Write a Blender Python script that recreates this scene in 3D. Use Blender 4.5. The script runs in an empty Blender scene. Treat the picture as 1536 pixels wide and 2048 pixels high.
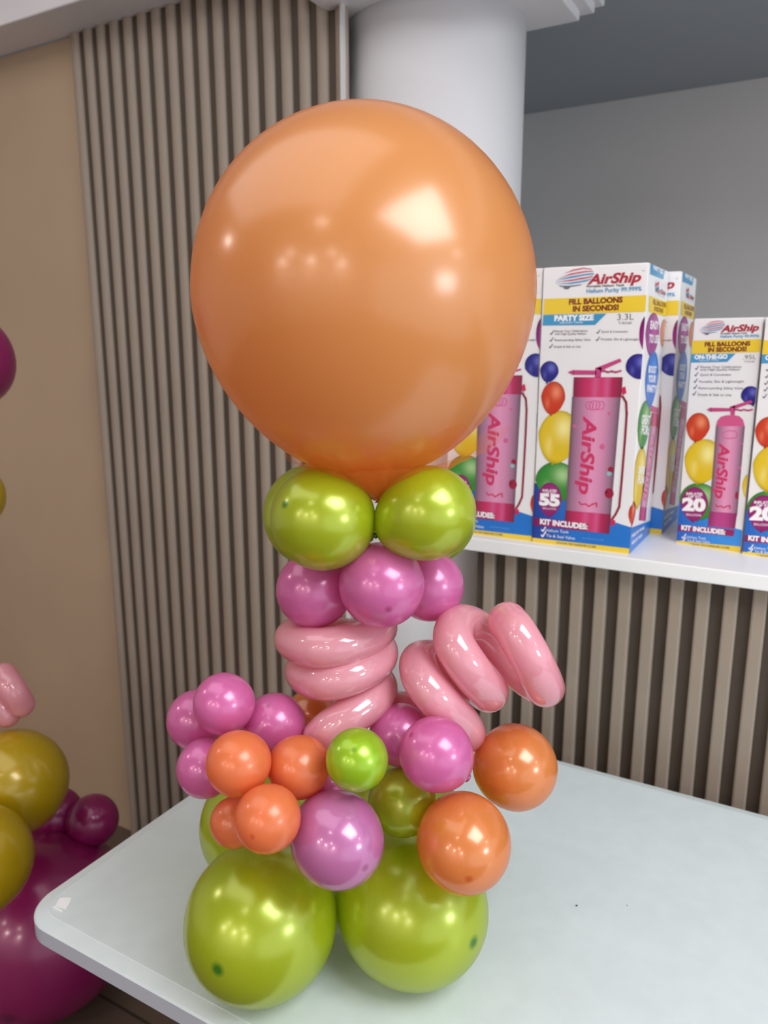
import bpy, bmesh, math, random
from mathutils import Vector, Matrix

random.seed(7)
scene = bpy.context.scene
COL = scene.collection

# ------------------------------------------------------------------ camera
PITCH, YAW = math.radians(12.0), math.radians(29.8)
cam_data = bpy.data.cameras.new('camera')
cam = bpy.data.objects.new('camera', cam_data)
COL.objects.link(cam)
cam.location = (0, 0, 1.6)
cam.rotation_euler = (math.radians(90) - PITCH, 0, YAW)
cam_data.sensor_fit = 'VERTICAL'
cam_data.sensor_height = 24.0
cam_data.lens = 1545.0 / 2048.0 * 24.0
cam_data.clip_start = 0.02
cam_data.dof.use_dof = True
cam_data.dof.focus_distance = 0.88
cam_data.dof.aperture_fstop = 4.0
scene.camera = cam

# ------------------------------------------------------------------ world, lights, exposure
world = bpy.data.worlds.new('world')
scene.world = world
world.use_nodes = True
world.node_tree.nodes['Background'].inputs[0].default_value = (0.86, 0.93, 1.0, 1)
world.node_tree.nodes['Background'].inputs[1].default_value = 1.25


def area(name, loc, aim, size, energy, color, size_y=None, shape='RECTANGLE'):
    d = bpy.data.lights.new(name, 'AREA')
    d.shape = shape
    d.size = size
    if size_y:
        d.size_y = size_y
    d.energy = energy
    d.color = color
    o = bpy.data.objects.new(name, d)
    COL.objects.link(o)
    o.location = loc
    o.rotation_euler = (Vector(aim) - Vector(loc)).to_track_quat('-Z', 'Y').to_euler()
    return o


# large white light panel in the shop ceiling, above the right end of the table
area('overhead_panel_and_fill', (1.2, 0.3, 2.86), (1.2, 0.3, 0), 1.55, 58, (0.93, 0.97, 1.0), 1.15)
# unseen soft fill added overhead to brighten the table's left end and cornice
area('overhead_panel_and_fill', (-1.3, 0.25, 2.86), (-1.3, 0.25, 0), 2.2, 13, (1.0, 0.98, 0.97), 1.3)
# daylight from the shop front far to the right
area('shop_window_light', (3.4, 0.25, 1.9), (-0.5, 0.9, 1.4), 0.8, 22, (0.84, 0.93, 1.0), 0.6)
# rows of warm ceiling downlights over the shop floor behind and beside the camera
for lx, ly, e in ((-2.2, -3.9, 30), (-0.6, -3.9, 30), (1.1, -4.1, 30), (-1.4, -2.6, 7), (0.2, -2.6, 7), (-0.42, -0.82, 2),
                  (-3.4, -0.4, 12), (3.3, 0.9, 8)):
    area('downlight_lamp', (lx, ly, 2.87), (lx, ly, 0), 0.22, e, (1.0, 0.87, 0.80), shape='DISK')

vs = scene.view_settings
scene.display_settings.display_device = 'sRGB'
vs.view_transform = 'Standard'
vs.look = 'None'
vs.exposure = 0.0
vs.gamma = 1.0
vs.use_curve_mapping = False


# ------------------------------------------------------------------ helpers
def lin(r, g, b):
    f = lambda c: c / 12.92 if c <= 0.04045 else ((c + 0.055) / 1.055) ** 2.4
    return (f(r / 255), f(g / 255), f(b / 255), 1.0)


def material(name, rgb, rough=0.5, metallic=0.0, coat=0.0, spec=0.5):
    m = bpy.data.materials.new(name)
    m.use_nodes = True
    p = m.node_tree.nodes['Principled BSDF']
    p.inputs['Base Color'].default_value = lin(*rgb)
    p.inputs['Roughness'].default_value = rough
    p.inputs['Metallic'].default_value = metallic
    p.inputs['Coat Weight'].default_value = coat
    p.inputs['Coat Roughness'].default_value = 0.12
    p.inputs['Specular IOR Level'].default_value = spec
    return m


def mottled(name, rgb, rgb2, scale, rough, detail=3.0):
    """painted surface with a faint blotchy variation"""
    m = material(name, rgb, rough)
    nt = m.node_tree
    p = nt.nodes['Principled BSDF']
    tc = nt.nodes.new('ShaderNodeTexCoord')
    no = nt.nodes.new('ShaderNodeTexNoise')
    no.inputs['Scale'].default_value = scale
    no.inputs['Detail'].default_value = detail
    r = nt.nodes.new('ShaderNodeValToRGB')
    r.color_ramp.elements[0].position = 0.35
    r.color_ramp.elements[1].position = 0.65
    r.color_ramp.elements[0].color = lin(*rgb)
    r.color_ramp.elements[1].color = lin(*rgb2)
    nt.links.new(tc.outputs['Object'], no.inputs['Vector'])
    nt.links.new(no.outputs['Fac'], r.inputs['Fac'])
    nt.links.new(r.outputs['Color'], p.inputs['Base Color'])
    return m


def balloon_material(name, rgb, tip, rough=0.3, pearl=0.35, thru=0.18, coat=0.6, coat_rough=0.1, clear=0.06):
    """pearl latex: glossy coloured skin, partly see-through, darker at the tip"""
    m = bpy.data.materials.new(name)
    m.use_nodes = True
    nt = m.node_tree
    p = nt.nodes['Principled BSDF']
    out = nt.nodes['Material Output']
    p.inputs['Roughness'].default_value = rough
    p.inputs['Metallic'].default_value = pearl
    p.inputs['Coat Weight'].default_value = coat
    p.inputs['Coat Roughness'].default_value = coat_rough
    p.inputs['Coat IOR'].default_value = 1.8
    uv = nt.nodes.new('ShaderNodeUVMap')
    uv.uv_map = 'UVMap'
    sep = nt.nodes.new('ShaderNodeSeparateXYZ')
    ramp = nt.nodes.new('ShaderNodeValToRGB')
    ramp.color_ramp.elements[0].position = 0.012
    ramp.color_ramp.elements[0].color = lin(*tip)
    ramp.color_ramp.elements[1].position = 0.036
    ramp.color_ramp.elements[1].color = lin(*rgb)
    nt.links.new(uv.outputs['UV'], sep.inputs['Vector'])
    nt.links.new(sep.outputs['Y'], ramp.inputs['Fac'])
    nt.links.new(ramp.outputs['Color'], p.inputs['Base Color'])
    tl = nt.nodes.new('ShaderNodeBsdfTranslucent')
    nt.links.new(ramp.outputs['Color'], tl.inputs['Color'])
    mx = nt.nodes.new('ShaderNodeMixShader')
    mx.inputs[0].default_value = thru
    nt.links.new(p.outputs[0], mx.inputs[1])
    nt.links.new(tl.outputs[0], mx.inputs[2])
    tr = nt.nodes.new('ShaderNodeBsdfTransparent')
    nt.links.new(ramp.outputs['Color'], tr.inputs['Color'])
    mx2 = nt.nodes.new('ShaderNodeMixShader')
    mx2.inputs[0].default_value = clear
    nt.links.new(mx.outputs[0], mx2.inputs[1])
    nt.links.new(tr.outputs[0], mx2.inputs[2])
    nt.links.new(mx2.outputs[0], out.inputs['Surface'])
    return m


def tag(o, label=None, cat=None, group=None, kind=None):
    if label:
        o['label'] = label
    if cat:
        o['category'] = cat
    if group:
        o['group'] = group
    if kind:
        o['kind'] = kind
    return o


def link(name, me, mat=None, parent=None, smooth=False):
    o = bpy.data.objects.new(name, me)
    COL.objects.link(o)
    if mat:
        me.materials.append(mat)
    if parent:
        o.parent = parent
    if smooth:
        for p in me.polygons:
            p.use_smooth = True
    return o


def from_bm(name, bm, mat=None, parent=None, smooth=False):
    me = bpy.data.meshes.new(name)
    bmesh.ops.recalc_face_normals(bm, faces=bm.faces)
    bm.to_mesh(me)
    bm.free()
    return link(name, me, mat, parent, smooth)


def empty(name, loc, rz=0.0):
    o = bpy.data.objects.new(name, None)
    COL.objects.link(o)
    o.location = loc
    o.rotation_euler = (0, 0, rz)
    o.empty_display_size = 0.05
    return o


def add_box(bm, lo, hi, bevel=0.0, seg=2):
    r = bmesh.ops.create_cube(bm, size=1.0)
    c = [(a + b) / 2 for a, b in zip(lo, hi)]
    s = [b - a for a, b in zip(lo, hi)]
    for v in r['verts']:
        v.co = Vector((c[0] + v.co.x * s[0], c[1] + v.co.y * s[1], c[2] + v.co.z * s[2]))
    if bevel:
        es = list({e for v in r['verts'] for e in v.link_edges})
        bmesh.ops.bevel(bm, geom=es, offset=bevel, segments=seg, affect='EDGES', profile=0.5)


def add_prism(bm, outline, z0, z1):
    n = len(outline)
    lo = [bm.verts.new((x, y, z0)) for x, y in outline]
    hi = [bm.verts.new((x, y, z1)) for x, y in outline]
    for i in range(n):
        j = (i + 1) % n
        bm.faces.new((lo[i], lo[j], hi[j], hi[i]))
    bm.faces.new(hi)
    bm.faces.new(lo[::-1])


def box_obj(name, lo, hi, mat, bevel=0.0, parent=None):
    bm = bmesh.new()
    add_box(bm, lo, hi, bevel)
    return from_bm(name, bm, mat, parent)


# ------------------------------------------------------------------ materials
M = {
    'wall_beige': mottled('beige_paint', (178, 155, 128), (172, 149, 123), 2.0, 0.6),
    'wall_grey': mottled('grey_paint', (200, 197, 195), (195, 192, 190), 1.5, 0.6),
    'ceiling_grey': material('grey_ceiling_paint', (158, 164, 170), 0.7),
    'white_plaster': mottled('white_plaster', (226, 224, 226), (221, 219, 221), 3.0, 0.45),
    'slat': material('taupe_slat', (150, 136, 122), 0.5),
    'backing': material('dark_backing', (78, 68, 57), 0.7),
    'shelf_white': material('white_laminate', (236, 237, 236), 0.3),
    'table_white': mottled('white_table_laminate', (208, 218, 219), (204, 214, 215), 30, 0.42),
    'table_edge': material('table_edge_band', (182, 188, 198), 0.4),
    'metal': material('grey_metal', (150, 152, 155), 0.35, 0.8),
    'carton': material('white_carton', (238, 236, 236), 0.32),
    'carton_inside': material('carton_edge', (200, 190, 178), 0.7),
    'speck': material('dark_speck', (70, 66, 62), 0.8),
    'tape': material('clear_tape', (240, 242, 242), 0.18),
    'floor': None,
}
LATEX = {
    'peach': balloon_material('peach_latex', (238, 169, 98), (218, 135, 70), 0.32, 0.05, 0.42, 0.9, 0.2, 0.08),
    'lime': balloon_material('lime_latex', (194, 211, 36), (70, 140, 20), 0.28, 0.3, 0.3, 0.7, 0.2, 0.08),
    'lime_deep': balloon_material('deep_lime_latex', (172, 214, 34), (130, 180, 24), 0.3, 0.3, 0.25, 0.5, 0.18, 0.05),
    'orchid': balloon_material('orchid_latex', (232, 123, 188), (198, 84, 148), 0.3, 0.14, 0.32, 0.7, 0.17, 0.06),
    'lilac': balloon_material('lilac_latex', (215, 131, 188), (185, 84, 148), 0.28, 0.16, 0.3, 0.9, 0.14, 0.06),
    'coral': balloon_material('coral_latex', (244, 136, 82), (222, 104, 66), 0.33, 0.05, 0.32, 0.4, 0.2, 0.04),
    'amber': balloon_material('amber_latex', (240, 150, 78), (220, 112, 56), 0.27, 0.1, 0.34, 0.8, 0.15, 0.06),
    'blush': balloon_material('blush_latex', (248, 178, 192), (236, 120, 150), 0.2, 0.0, 0.32, 1.0, 0.06, 0.08),
    'magenta': balloon_material('magenta_latex', (152, 24, 96), (115, 10, 70), 0.3, 0.1, 0.2, 0.4, 0.15, 0.04),
    'mustard': balloon_material('mustard_latex', (204, 172, 16), (170, 130, 10), 0.28, 0.15, 0.2, 0.5, 0.15, 0.05),
}

# ---- measured layout, metres in room space
TABLE_BALLOONS = [
    ('giant peach orange balloon topping the balloon centrepiece', 'peach', (-0.5141, 0.8491, 1.6637), 0.21, (-0.167, 0.149, 0.975), 1.03, True),
    ('front left lime balloon directly under the giant peach balloon, green tip dot showing', 'lime', (-0.5243, 0.7665, 1.3948), 0.064, (-0.221, -0.883, 0.414), 1.03, True),
    ('right hand lime balloon directly under the giant peach balloon, leaning outward', 'lime', (-0.414, 0.8262, 1.4021), 0.0581, (0.805, 0.427, 0.411), 1.06, True),
    ('lime balloon mostly hidden behind the front left lime balloon under the giant one', 'lime', (-0.6124, 0.8743, 1.3694), 0.0726, (-0.834, 0.536, 0.131), 1.03, True),
    ('lime balloon nearly hidden behind the right lime balloon under the giant one', 'lime', (-0.4828, 0.9729, 1.3613), 0.0665, (0.428, 0.901, 0.065), 1.03, True),
    ('front pink balloon, full round, between two others above the pale pink coil', 'orchid', (-0.4672, 0.8093, 1.308), 0.0541, (0.609, -0.746, -0.268), 1.03, True),
    ('pink balloon tucked under the left lime pair, above the coil stack', 'orchid', (-0.567, 0.8038, 1.2865), 0.0508, (-0.895, -0.428, 0.126), 0.985, False),
    ('pink balloon tucked under the right lime pair, left of the shelf end', 'orchid', (-0.4467, 0.9027, 1.2837), 0.0481, (0.817, 0.571, 0.076), 0.985, False),
    ('large lilac pink balloon resting between the two big front lime base balloons', 'lilac', (-0.4601, 0.6888, 1.023), 0.0554, (0.912, -0.405, -0.057), 1.09, True),
    ('egg shaped orange balloon hanging over the right front lime base balloon', 'amber', (-0.3371, 0.7868, 1.0023), 0.058, (0.491, -0.869, -0.066), 1.1, True),
    ('round orange balloon sticking out farthest right of the centrepiece', 'amber', (-0.3269, 0.9377, 1.0307), 0.0585, (0.886, 0.464, 0.015), 0.985, False),
    ('round pink balloon touching the left side of the farthest right orange balloon', 'orchid', (-0.3789, 0.7932, 1.1058), 0.0459, (-0.474, -0.55, 0.688), 1.03, True),
    ('small round lime balloon in the middle of the cluster above the large lilac one', 'lime_deep', (-0.4433, 0.7096, 1.1216), 0.0371, (0.288, -0.627, 0.724), 1.03, True),
    ('pink balloon half hidden behind the small lime one and under the coil', 'orchid', (-0.4528, 0.8347, 1.0935), 0.0414, (0.845, 0.503, -0.181), 0.985, False),
    ('olive lime balloon below the small lime one, left of the egg shaped orange', 'lime', (-0.4372, 0.8129, 1.0116), 0.0448, (0.98, -0.177, 0.087), 1.05, False),
    ('upper left small coral balloon of the coral cluster, fully in view', 'coral', (-0.5731, 0.648, 1.1103), 0.0392, (-0.653, -0.667, -0.359), 0.985, False),
    ('small coral balloon touching the left side of the small lime balloon', 'coral', (-0.5278, 0.7073, 1.0887), 0.0391, (-0.48, -0.629, -0.612), 0.985, False),
    ('lowest small coral balloon, in front, with a dark tip dot', 'coral', (-0.5115, 0.6245, 1.0707), 0.0381, (0.211, -0.976, 0.045), 1.03, True),
    ('small coral balloon half hidden behind the lowest coral one', 'coral', (-0.5994, 0.6663, 1.0119), 0.0316, (-0.679, -0.675, -0.289), 0.985, False),
    ('topmost small pink balloon of the left pink cluster', 'orchid', (-0.6406, 0.7011, 1.1493), 0.0398, (-0.793, -0.603, -0.088), 0.985, False),
    ('leftmost small pink balloon, half behind the topmost of its cluster', 'orchid', (-0.7154, 0.7266, 1.0964), 0.0409, (-0.818, -0.57, 0.07), 0.985, False),
    ('small pink balloon on the right of the left pink cluster, below the coil stack', 'orchid', (-0.6025, 0.7566, 1.1042), 0.042, (0.144, -0.465, 0.874), 1.03, True),
    ('lowest small pink balloon of the left cluster, behind the upper left coral one', 'orchid', (-0.6569, 0.6795, 1.0639), 0.0383, (-0.768, -0.632, -0.101), 0.985, False),
    ('orange balloon glimpsed behind the lowest turn of the left coil', 'amber', (-0.6241, 0.871, 1.0586), 0.0411, (-0.886, 0.448, 0.118), 1.03, False),
    ('pink balloon seen as a sliver between the small lime and the coral balloons', 'orchid', (-0.5167, 0.754, 1.0359), 0.0292, (0.382, -0.917, 0.116), 1.03, False),
    ('big lime base balloon at front left standing on the table', 'lime', (-0.589, 0.6995, 0.8507), 0.1009, (0.142, -0.985, 0.102), 1.05, True),
    ('big lime base balloon at front right standing on the table', 'lime', (-0.4274, 0.821, 0.8511), 0.101, (0.967, -0.247, 0.062), 1.07, True),
    ('big lime base balloon behind the front left one, a sliver showing at its left', 'lime', (-0.722, 0.8663, 0.8482), 0.0978, (-0.948, 0.14, -0.285), 1.03, True),
    ('big lime base balloon hidden at the back right of the base', 'lime', (-0.539, 0.9925, 0.8492), 0.0989, (0.097, 0.945, -0.311), 1.03, True),
]
FLOOR_BALLOONS = [
    ('very large magenta balloon standing on the floor beyond the table corner', 'magenta', (-1.5467, 1.0122, 0.2187), 0.2187, (0.5, -0.8, -0.33), 1.0),
    ('upper yellow balloon of the floor sculpture beyond the table corner', 'mustard', (-1.5268, 0.9659, 0.6291), 0.1187, (0.3, -0.8, 0.5), 1.05),
    ('lower yellow balloon cut by the left frame edge beyond the table corner', 'mustard', (-1.3998, 0.7852, 0.588), 0.1109, (0.3, -0.8, 0.5), 1.05),
    ('small magenta balloon on the floor sculpture closest to the slatted wall', 'magenta', (-1.5061, 1.1507, 0.4332), 0.0632, (0.3, -0.8, 0.5), 1.05),
    ('small magenta balloon half behind the upper yellow one on the floor sculpture', 'magenta', (-1.6132, 1.1239, 0.4304), 0.0667, (0.3, -0.8, 0.5), 1.05),
    ('magenta balloon cut by the left frame edge high on the plain wall', 'magenta', (-1.5838, 0.991, 1.575), 0.1025, (0.3, -0.8, 0.5), 1.05),
    ('yellow balloon barely showing at the left frame edge below the magenta one', 'mustard', (-1.6, 0.9816, 1.2854), 0.0738, (0.3, -0.8, 0.5), 1.05),
]
FLOOR_COILS = [[(-1.5712, 0.9981, 0.8672), (-1.5488, 0.9937, 0.8544), (-1.5344, 0.9962, 0.8324), (-1.534, 1.0079, 0.8031)], [(-1.6441, 0.9795, 0.7985), (-1.605, 0.9788, 0.8019), (-1.5765, 0.9836, 0.7944), (-1.564, 0.9907, 0.7783)]]
RIGHT_COIL = [(-0.3375, 0.9176, 1.2472), (-0.3186, 0.9008, 1.2397), (-0.2971, 0.9027, 1.2064), (-0.2904, 0.9296, 1.167), (-0.3024, 0.9688, 1.1429), (-0.3374, 0.9833, 1.1488), (-0.3754, 0.9616, 1.1938), (-0.3926, 0.9344, 1.2245), (-0.4, 0.8956, 1.2385), (-0.3892, 0.8615, 1.2277), (-0.3666, 0.8629, 1.1954), (-0.3556, 0.898, 1.1561), (-0.3722, 0.9346, 1.1331), (-0.4029, 0.9458, 1.1412), (-0.4328, 0.9287, 1.1661), (-0.4476, 0.9029, 1.1777), (-0.4441, 0.8704, 1.1845), (-0.4235, 0.8418, 1.1757), (-0.3995, 0.844, 1.1496), (-0.3835, 0.882, 1.1027), (-0.3963, 0.9208, 1.0697), (-0.4313, 0.9296, 1.0611), (-0.4626, 0.9116, 1.0782), (-0.4804, 0.8841, 1.1012)]
LEFT_COIL = [(-0.5065, 0.8692, 1.2231), (-0.4979, 0.828, 1.2262), (-0.5087, 0.7873, 1.2269), (-0.5377, 0.7706, 1.2221), (-0.5768, 0.7829, 1.2157), (-0.6052, 0.8069, 1.2105), (-0.6109, 0.844, 1.2036), (-0.5807, 0.8728, 1.1975), (-0.5357, 0.8813, 1.1935), (-0.504, 0.8648, 1.193), (-0.4916, 0.8316, 1.1902), (-0.5006, 0.7919, 1.1863), (-0.5288, 0.7757, 1.1773), (-0.5666, 0.7887, 1.1688), (-0.5936, 0.8135, 1.1635), (-0.5993, 0.8506, 1.1552), (-0.5719, 0.8778, 1.1439), (-0.5328, 0.8829, 1.139), (-0.5016, 0.8605, 1.142), (-0.4904, 0.8266, 1.1394), (-0.5022, 0.791, 1.1288), (-0.5212, 0.7743, 1.1129), (-0.5356, 0.7718, 1.0973)]
AXIS = (-0.5496, 0.833, 0.0)
NECK = (-0.4731, 0.8124, 1.4249)
COIL_Z = (1.2203, 1.1744, 1.1233)
# ---- carton artwork, millimetres on the carton face
PARTY_FRONT = [
    ('poly', 'brand_logo', 1, 'hull', [(25.8, 540.4), (35.9, 552.0), (56.4, 561.8), (81.1, 565.7), (99.6, 562.5), (103.0, 553.8), (98.7, 542.3), (78.6, 534.4), (49.5, 532.3), (34.7, 533.7)]),
    ('poly', 'brand_logo', 2, 'logored', [(31.9, 547.0), (56.7, 556.6), (85.5, 560.0), (101.0, 559.3), (101.1, 557.7), (85.6, 557.3), (56.9, 553.5)]),
    ('poly', 'brand_logo', 2, 'logored', [(42.0, 556.5), (60.5, 563.5), (81.0, 566.5), (97.5, 563.4), (97.6, 561.8), (81.2, 564.1), (60.7, 560.8)]),
    ('poly', 'brand_logo', 2, 'logoblue', [(26.1, 544.4), (57.0, 551.1), (85.8, 554.5), (102.9, 555.3), (102.2, 552.3), (86.0, 551.4), (57.2, 547.1)]),
    ('poly', 'brand_logo', 2, 'logored', [(26.2, 541.2), (57.3, 544.7), (86.1, 548.3), (100.7, 550.0), (100.1, 547.7), (86.3, 545.1), (57.5, 541.6)]),
    ('poly', 'brand_logo', 2, 'logoblue', [(28.9, 537.9), (57.6, 539.2), (86.4, 542.8), (98.6, 545.4), (97.0, 543.1), (86.6, 539.6), (57.8, 536.0)]),
    ('poly', 'brand_logo', 2, 'shade', [(34.2, 534.1), (53.7, 533.0), (78.6, 534.8), (78.7, 533.2), (53.9, 530.2), (36.0, 532.0)]),
    ('poly', 'brand_logo', 2, 'shade', [(42.0, 531.0), (57.2, 530.5), (53.2, 526.6), (45.6, 526.9)]),
    ('text', 'brand_logo', 3, 'brand', 'AirShip', (90.6, 534.7), (193.6, 535.7), 18.1, 0.035, 0.25),
    ('text', 'brand_logo', 3, 'black', 'Portable Helium Tank', (90.1, 528.5), (163.1, 528.5), 4.3, 0.02, 0),
    ('text', 'brand_logo', 3, 'blue', 'Helium Purity 99.999%', (89.8, 517.8), (195.9, 518.9), 7.9, 0.02, 0),
    ('text', 'brand_logo', 3, 'grey', 'TM', (193.9, 553.9), (199.2, 554.0), 2.2, 0, 0),
    ('poly', 'slogan_band', 1, 'yellow', [(4.4, 509.3), (215.6, 510.3), (217.7, 479.7), (3.6, 478.3)]),
    ('text', 'slogan_band', 2, 'maroon', 'FILL BALLOONS', (55.6, 496.6), (161.4, 498.4), 10.0, 0.05, 0),
    ('text', 'slogan_band', 2, 'maroon', 'IN SECONDS!', (64.2, 483.1), (154.8, 484.2), 10.1, 0.05, 0),
    ('poly', 'size_label', 1, 'skyblue', [(3.7, 477.5), (131.6, 477.7), (110.5, 456.3), (2.8, 456.5)]),
    ('text', 'size_label', 2, 'white', 'PARTY SIZE', (27.2, 465.6), (107.1, 465.9), 10.2, 0.055, 0),
    ('text', 'size_label', 2, 'white', 'HELIUM TANK', (39.1, 459.7), (86.4, 459.8), 3.7, 0, 0),
    ('text', 'size_label', 2, 'text', '3.3L', (153.2, 464.7), (184.3, 465.3), 11.8, -0.01, 0),
    ('text', 'size_label', 2, 'text', 'TANK', (155.3, 456.8), (182.6, 456.8), 5.1, -0.01, 0),
    ('stroke', 'feature_list', 2, 'text', 1.8, [(20.1, 441.1), (22.4, 438.6), (26.8, 446.0)]),
    ('stroke', 'feature_list', 2, 'text', 1.7, [(19.9, 427.5), (22.2, 425.0), (26.6, 432.4)]),
    ('stroke', 'feature_list', 2, 'text', 1.7, [(19.2, 414.2), (21.5, 411.7), (25.9, 419.2)]),
    ('stroke', 'feature_list', 2, 'text', 1.6, [(114.6, 442.2), (116.8, 439.8), (120.9, 447.0)]),
    ('stroke', 'feature_list', 2, 'text', 1.6, [(114.2, 428.2), (116.4, 425.8), (120.4, 433.0)]),
    ('text', 'feature_list', 2, 'text', 'Elevate Your Celebrations', (29.1, 443.1), (96.4, 443.2), 4.5, 0.0, 0),
    ('text', 'feature_list', 2, 'text', 'with High-Quality Helium', (29.4, 437.3), (93.4, 437.6), 4.5, 0.0, 0),
    ('text', 'feature_list', 2, 'text', 'Patent-pending Safety Valve', (29.5, 425.4), (102.8, 425.9), 4.5, 0.0, 0),
    ('text', 'feature_list', 2, 'text', 'Simple & Safe to Use', (28.4, 412.2), (84.3, 412.2), 4.5, 0.0, 0),
    ('text', 'feature_list', 2, 'text', 'Quick & Convenient', (123.7, 441.0), (175.0, 440.9), 4.4, 0.0, 0),
    ('text', 'feature_list', 2, 'text', 'Portable, Slim & Lightweight', (123.7, 426.6), (197.1, 426.2), 4.4, 0.0, 0),
    ('grad', 'base_band', 1, [(-6.2, 131.2), (104.6, 105.7), (109.8, 8.7), (-5.6, 3.3)], [(0, 'navy'), (0.35, 'navy2'), (0.8, 'blue2'), (1, 'blue2')]),
    ('poly', 'base_band', 0, 'blue2', [(101.9, 74.6), (166.7, 64.2), (257.9, 44.7), (244.7, 4.4), (105.5, 8.2)]),
    ('poly', 'base_band', 3, 'yellow', [(-5.8, 8.9), (211.6, 11.7), (212.6, -4.3), (-7.7, -2.5)]),
    ('text', 'base_band', 4, 'text', 'WWW.TRYAIRSHIP.COM', (53.0, 2.9), (137.5, 4.2), 4.1, 0.03, 0),
    ('text', 'base_band', 4, 'white', 'Helium Tank', (29.6, 26.5), (79.2, 27.9), 6.4, 0.0, 0),
    ('text', 'base_band', 4, 'white', 'Tie & Seal Valve', (30.1, 15.1), (92.7, 16.0), 6.4, 0.0, 0),
    ('text', 'base_band', 4, 'paleblue', 'BALLOONS NOT INCLUDED', (108.3, 20.2), (153.2, 20.5), 3.1, 0.0, 0),
    ('stroke', 'base_band', 2, 'white', 2.5, [(19.3, 29.4), (22.6, 25.9), (29.2, 38.2)]),
    ('stroke', 'base_band', 2, 'white', 2.6, [(19.3, 17.5), (22.7, 14.0), (29.2, 26.4)]),
    ('balloon', 'balloon_picture', 2, 'pblue', (21.1, 363.7), 19.8, 21.8, -10),
    ('balloon', 'balloon_picture', 4, 'pred', (31.9, 310.3), 25.4, 33.9, -5),
    ('balloon', 'balloon_picture', 3, 'pyellow', (46.7, 229.6), 43.1, 55.9, -10),
    ('balloon', 'balloon_picture', 2, 'pgreen', (48.1, 135.8), 46.7, 42.7, 0),
    ('balloon', 'balloon_picture', 3, 'pblue', (198.8, 376.3), 23.5, 24.5, 20),
    ('balloon', 'balloon_picture', 2, 'ppurple', (225.1, 428.4), 26.8, 50.3, 12),
    ('balloon', 'balloon_picture', 2, 'pred', (212.4, 80.0), 12.9, 25.5, 5),
    ('balloon', 'balloon_count_badge', 5, 'badge', (34.6, 96.7), 26.1, 36.6, 0),
    ('text', 'balloon_count_badge', 6, 'white', '55', (11.9, 84.1), (57.2, 85.1), 23.4, 0.06, 0),
    ('text', 'balloon_count_badge', 6, 'white', 'INFLATES', (18.5, 112.7), (49.1, 114.2), 4.9, 0.03, 0),
    ('text', 'balloon_count_badge', 6, 'white', 'UP TO', (22.4, 106.8), (46.3, 108.1), 4.4, 0.03, 0),
    ('text', 'balloon_count_badge', 6, 'white', 'BALLOONS', (20.6, 75.0), (49.6, 75.4), 4.1, 0.0, 0),
    ('grad', 'tank_picture', 5, [(72.1, 314.5), (169.2, 317.5), (164.3, 76.1), (69.8, 74.8)], [(0, 'tk0'), (0.12, 'tk1'), (0.35, 'tk2'), (0.52, 'tk3'), (0.72, 'tk2'), (0.9, 'tk1'), (1, 'tk0')]),
    ('grad', 'tank_picture', 6, [(73.5, 353.7), (170.8, 355.5), (170.5, 315.9), (73.8, 313.7)], [(0, 'cp0'), (0.18, 'cp1'), (0.35, 'cp2'), (0.45, 'cp3'), (0.58, 'cp2'), (0.7, 'cp3'), (0.8, 'cp1'), (1, 'cp0')]),
    ('grad', 'tank_picture', 6, [(70.1, 77.1), (164.6, 78.7), (163.7, 37.6), (68.5, 36.5)], [(0, 'cp0'), (0.18, 'cp1'), (0.35, 'cp2'), (0.45, 'cp3'), (0.58, 'cp2'), (0.7, 'cp3'), (0.8, 'cp1'), (1, 'cp0')]),
    ('poly', 'tank_picture', 6, 'lever', [(60.1, 363.5), (72.7, 368.6), (73.2, 357.9)]),
    ('poly', 'tank_picture', 6, 'lever', [(71.9, 367.8), (118.0, 367.6), (118.5, 359.5), (72.3, 358.7)]),
    ('poly', 'tank_picture', 6, 'lever', [(116.1, 372.5), (128.4, 374.2), (127.9, 353.9), (116.3, 353.7)]),
    ('poly', 'tank_picture', 6, 'lever', [(116.1, 372.5), (163.0, 391.5), (166.9, 385.9), (127.9, 367.7)]),
    ('stroke', 'tank_picture', 6, 'lever', 3.7, [(127.2, 366.1), (134.1, 367.4), (141.2, 364.7), (148.4, 366.8), (156.6, 364.9), (166.9, 367.9)]),
    ('stroke', 'tank_picture', 6, 'strap', 4.4, [(172.4, 318.8), (180.4, 306.9), (183.0, 284.6), (183.0, 239.4), (181.8, 155.7), (180.2, 95.9), (174.1, 80.1), (167.3, 68.6)]),
    ('poly', 'tank_picture', 7, 'logored2', [(169.0, 333.7), (176.8, 337.9), (180.0, 325.1), (173.0, 320.8)]),
    ('poly', 'tank_picture', 7, 'logored2', [(164.8, 68.3), (174.1, 67.1), (173.8, 57.1), (166.5, 54.5)]),
    ('text', 'tank_picture', 7, 'tanktext', 'AirShip', (97.9, 276.9), (96.3, 114.6), 26.9, 0.03, 0.12),
    ('stroke', 'tank_picture', 6, 'tanklogo', 2.1, [(111.8, 304.5), (107.6, 298.2), (110.9, 290.8)]),
    ('stroke', 'tank_picture', 6, 'tanklogo', 2.1, [(116.4, 304.7), (114.6, 298.4), (115.5, 291.0)]),
    ('stroke', 'tank_picture', 6, 'tanklogo', 2.1, [(121.8, 304.9), (122.6, 298.7), (120.9, 291.2)]),
    ('stroke', 'tank_picture', 6, 'tanklogo', 2.1, [(126.4, 305.0), (129.6, 298.9), (125.5, 291.3)]),
    ('stroke', 'tank_picture', 6, 'tanklogo', 1.7, [(103.2, 304.2), (100.6, 297.9), (104.0, 290.5), (120.0, 289.5), (135.6, 291.7), (138.1, 299.3), (134.8, 306.1), (118.9, 307.7), (103.2, 304.2)]),
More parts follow.
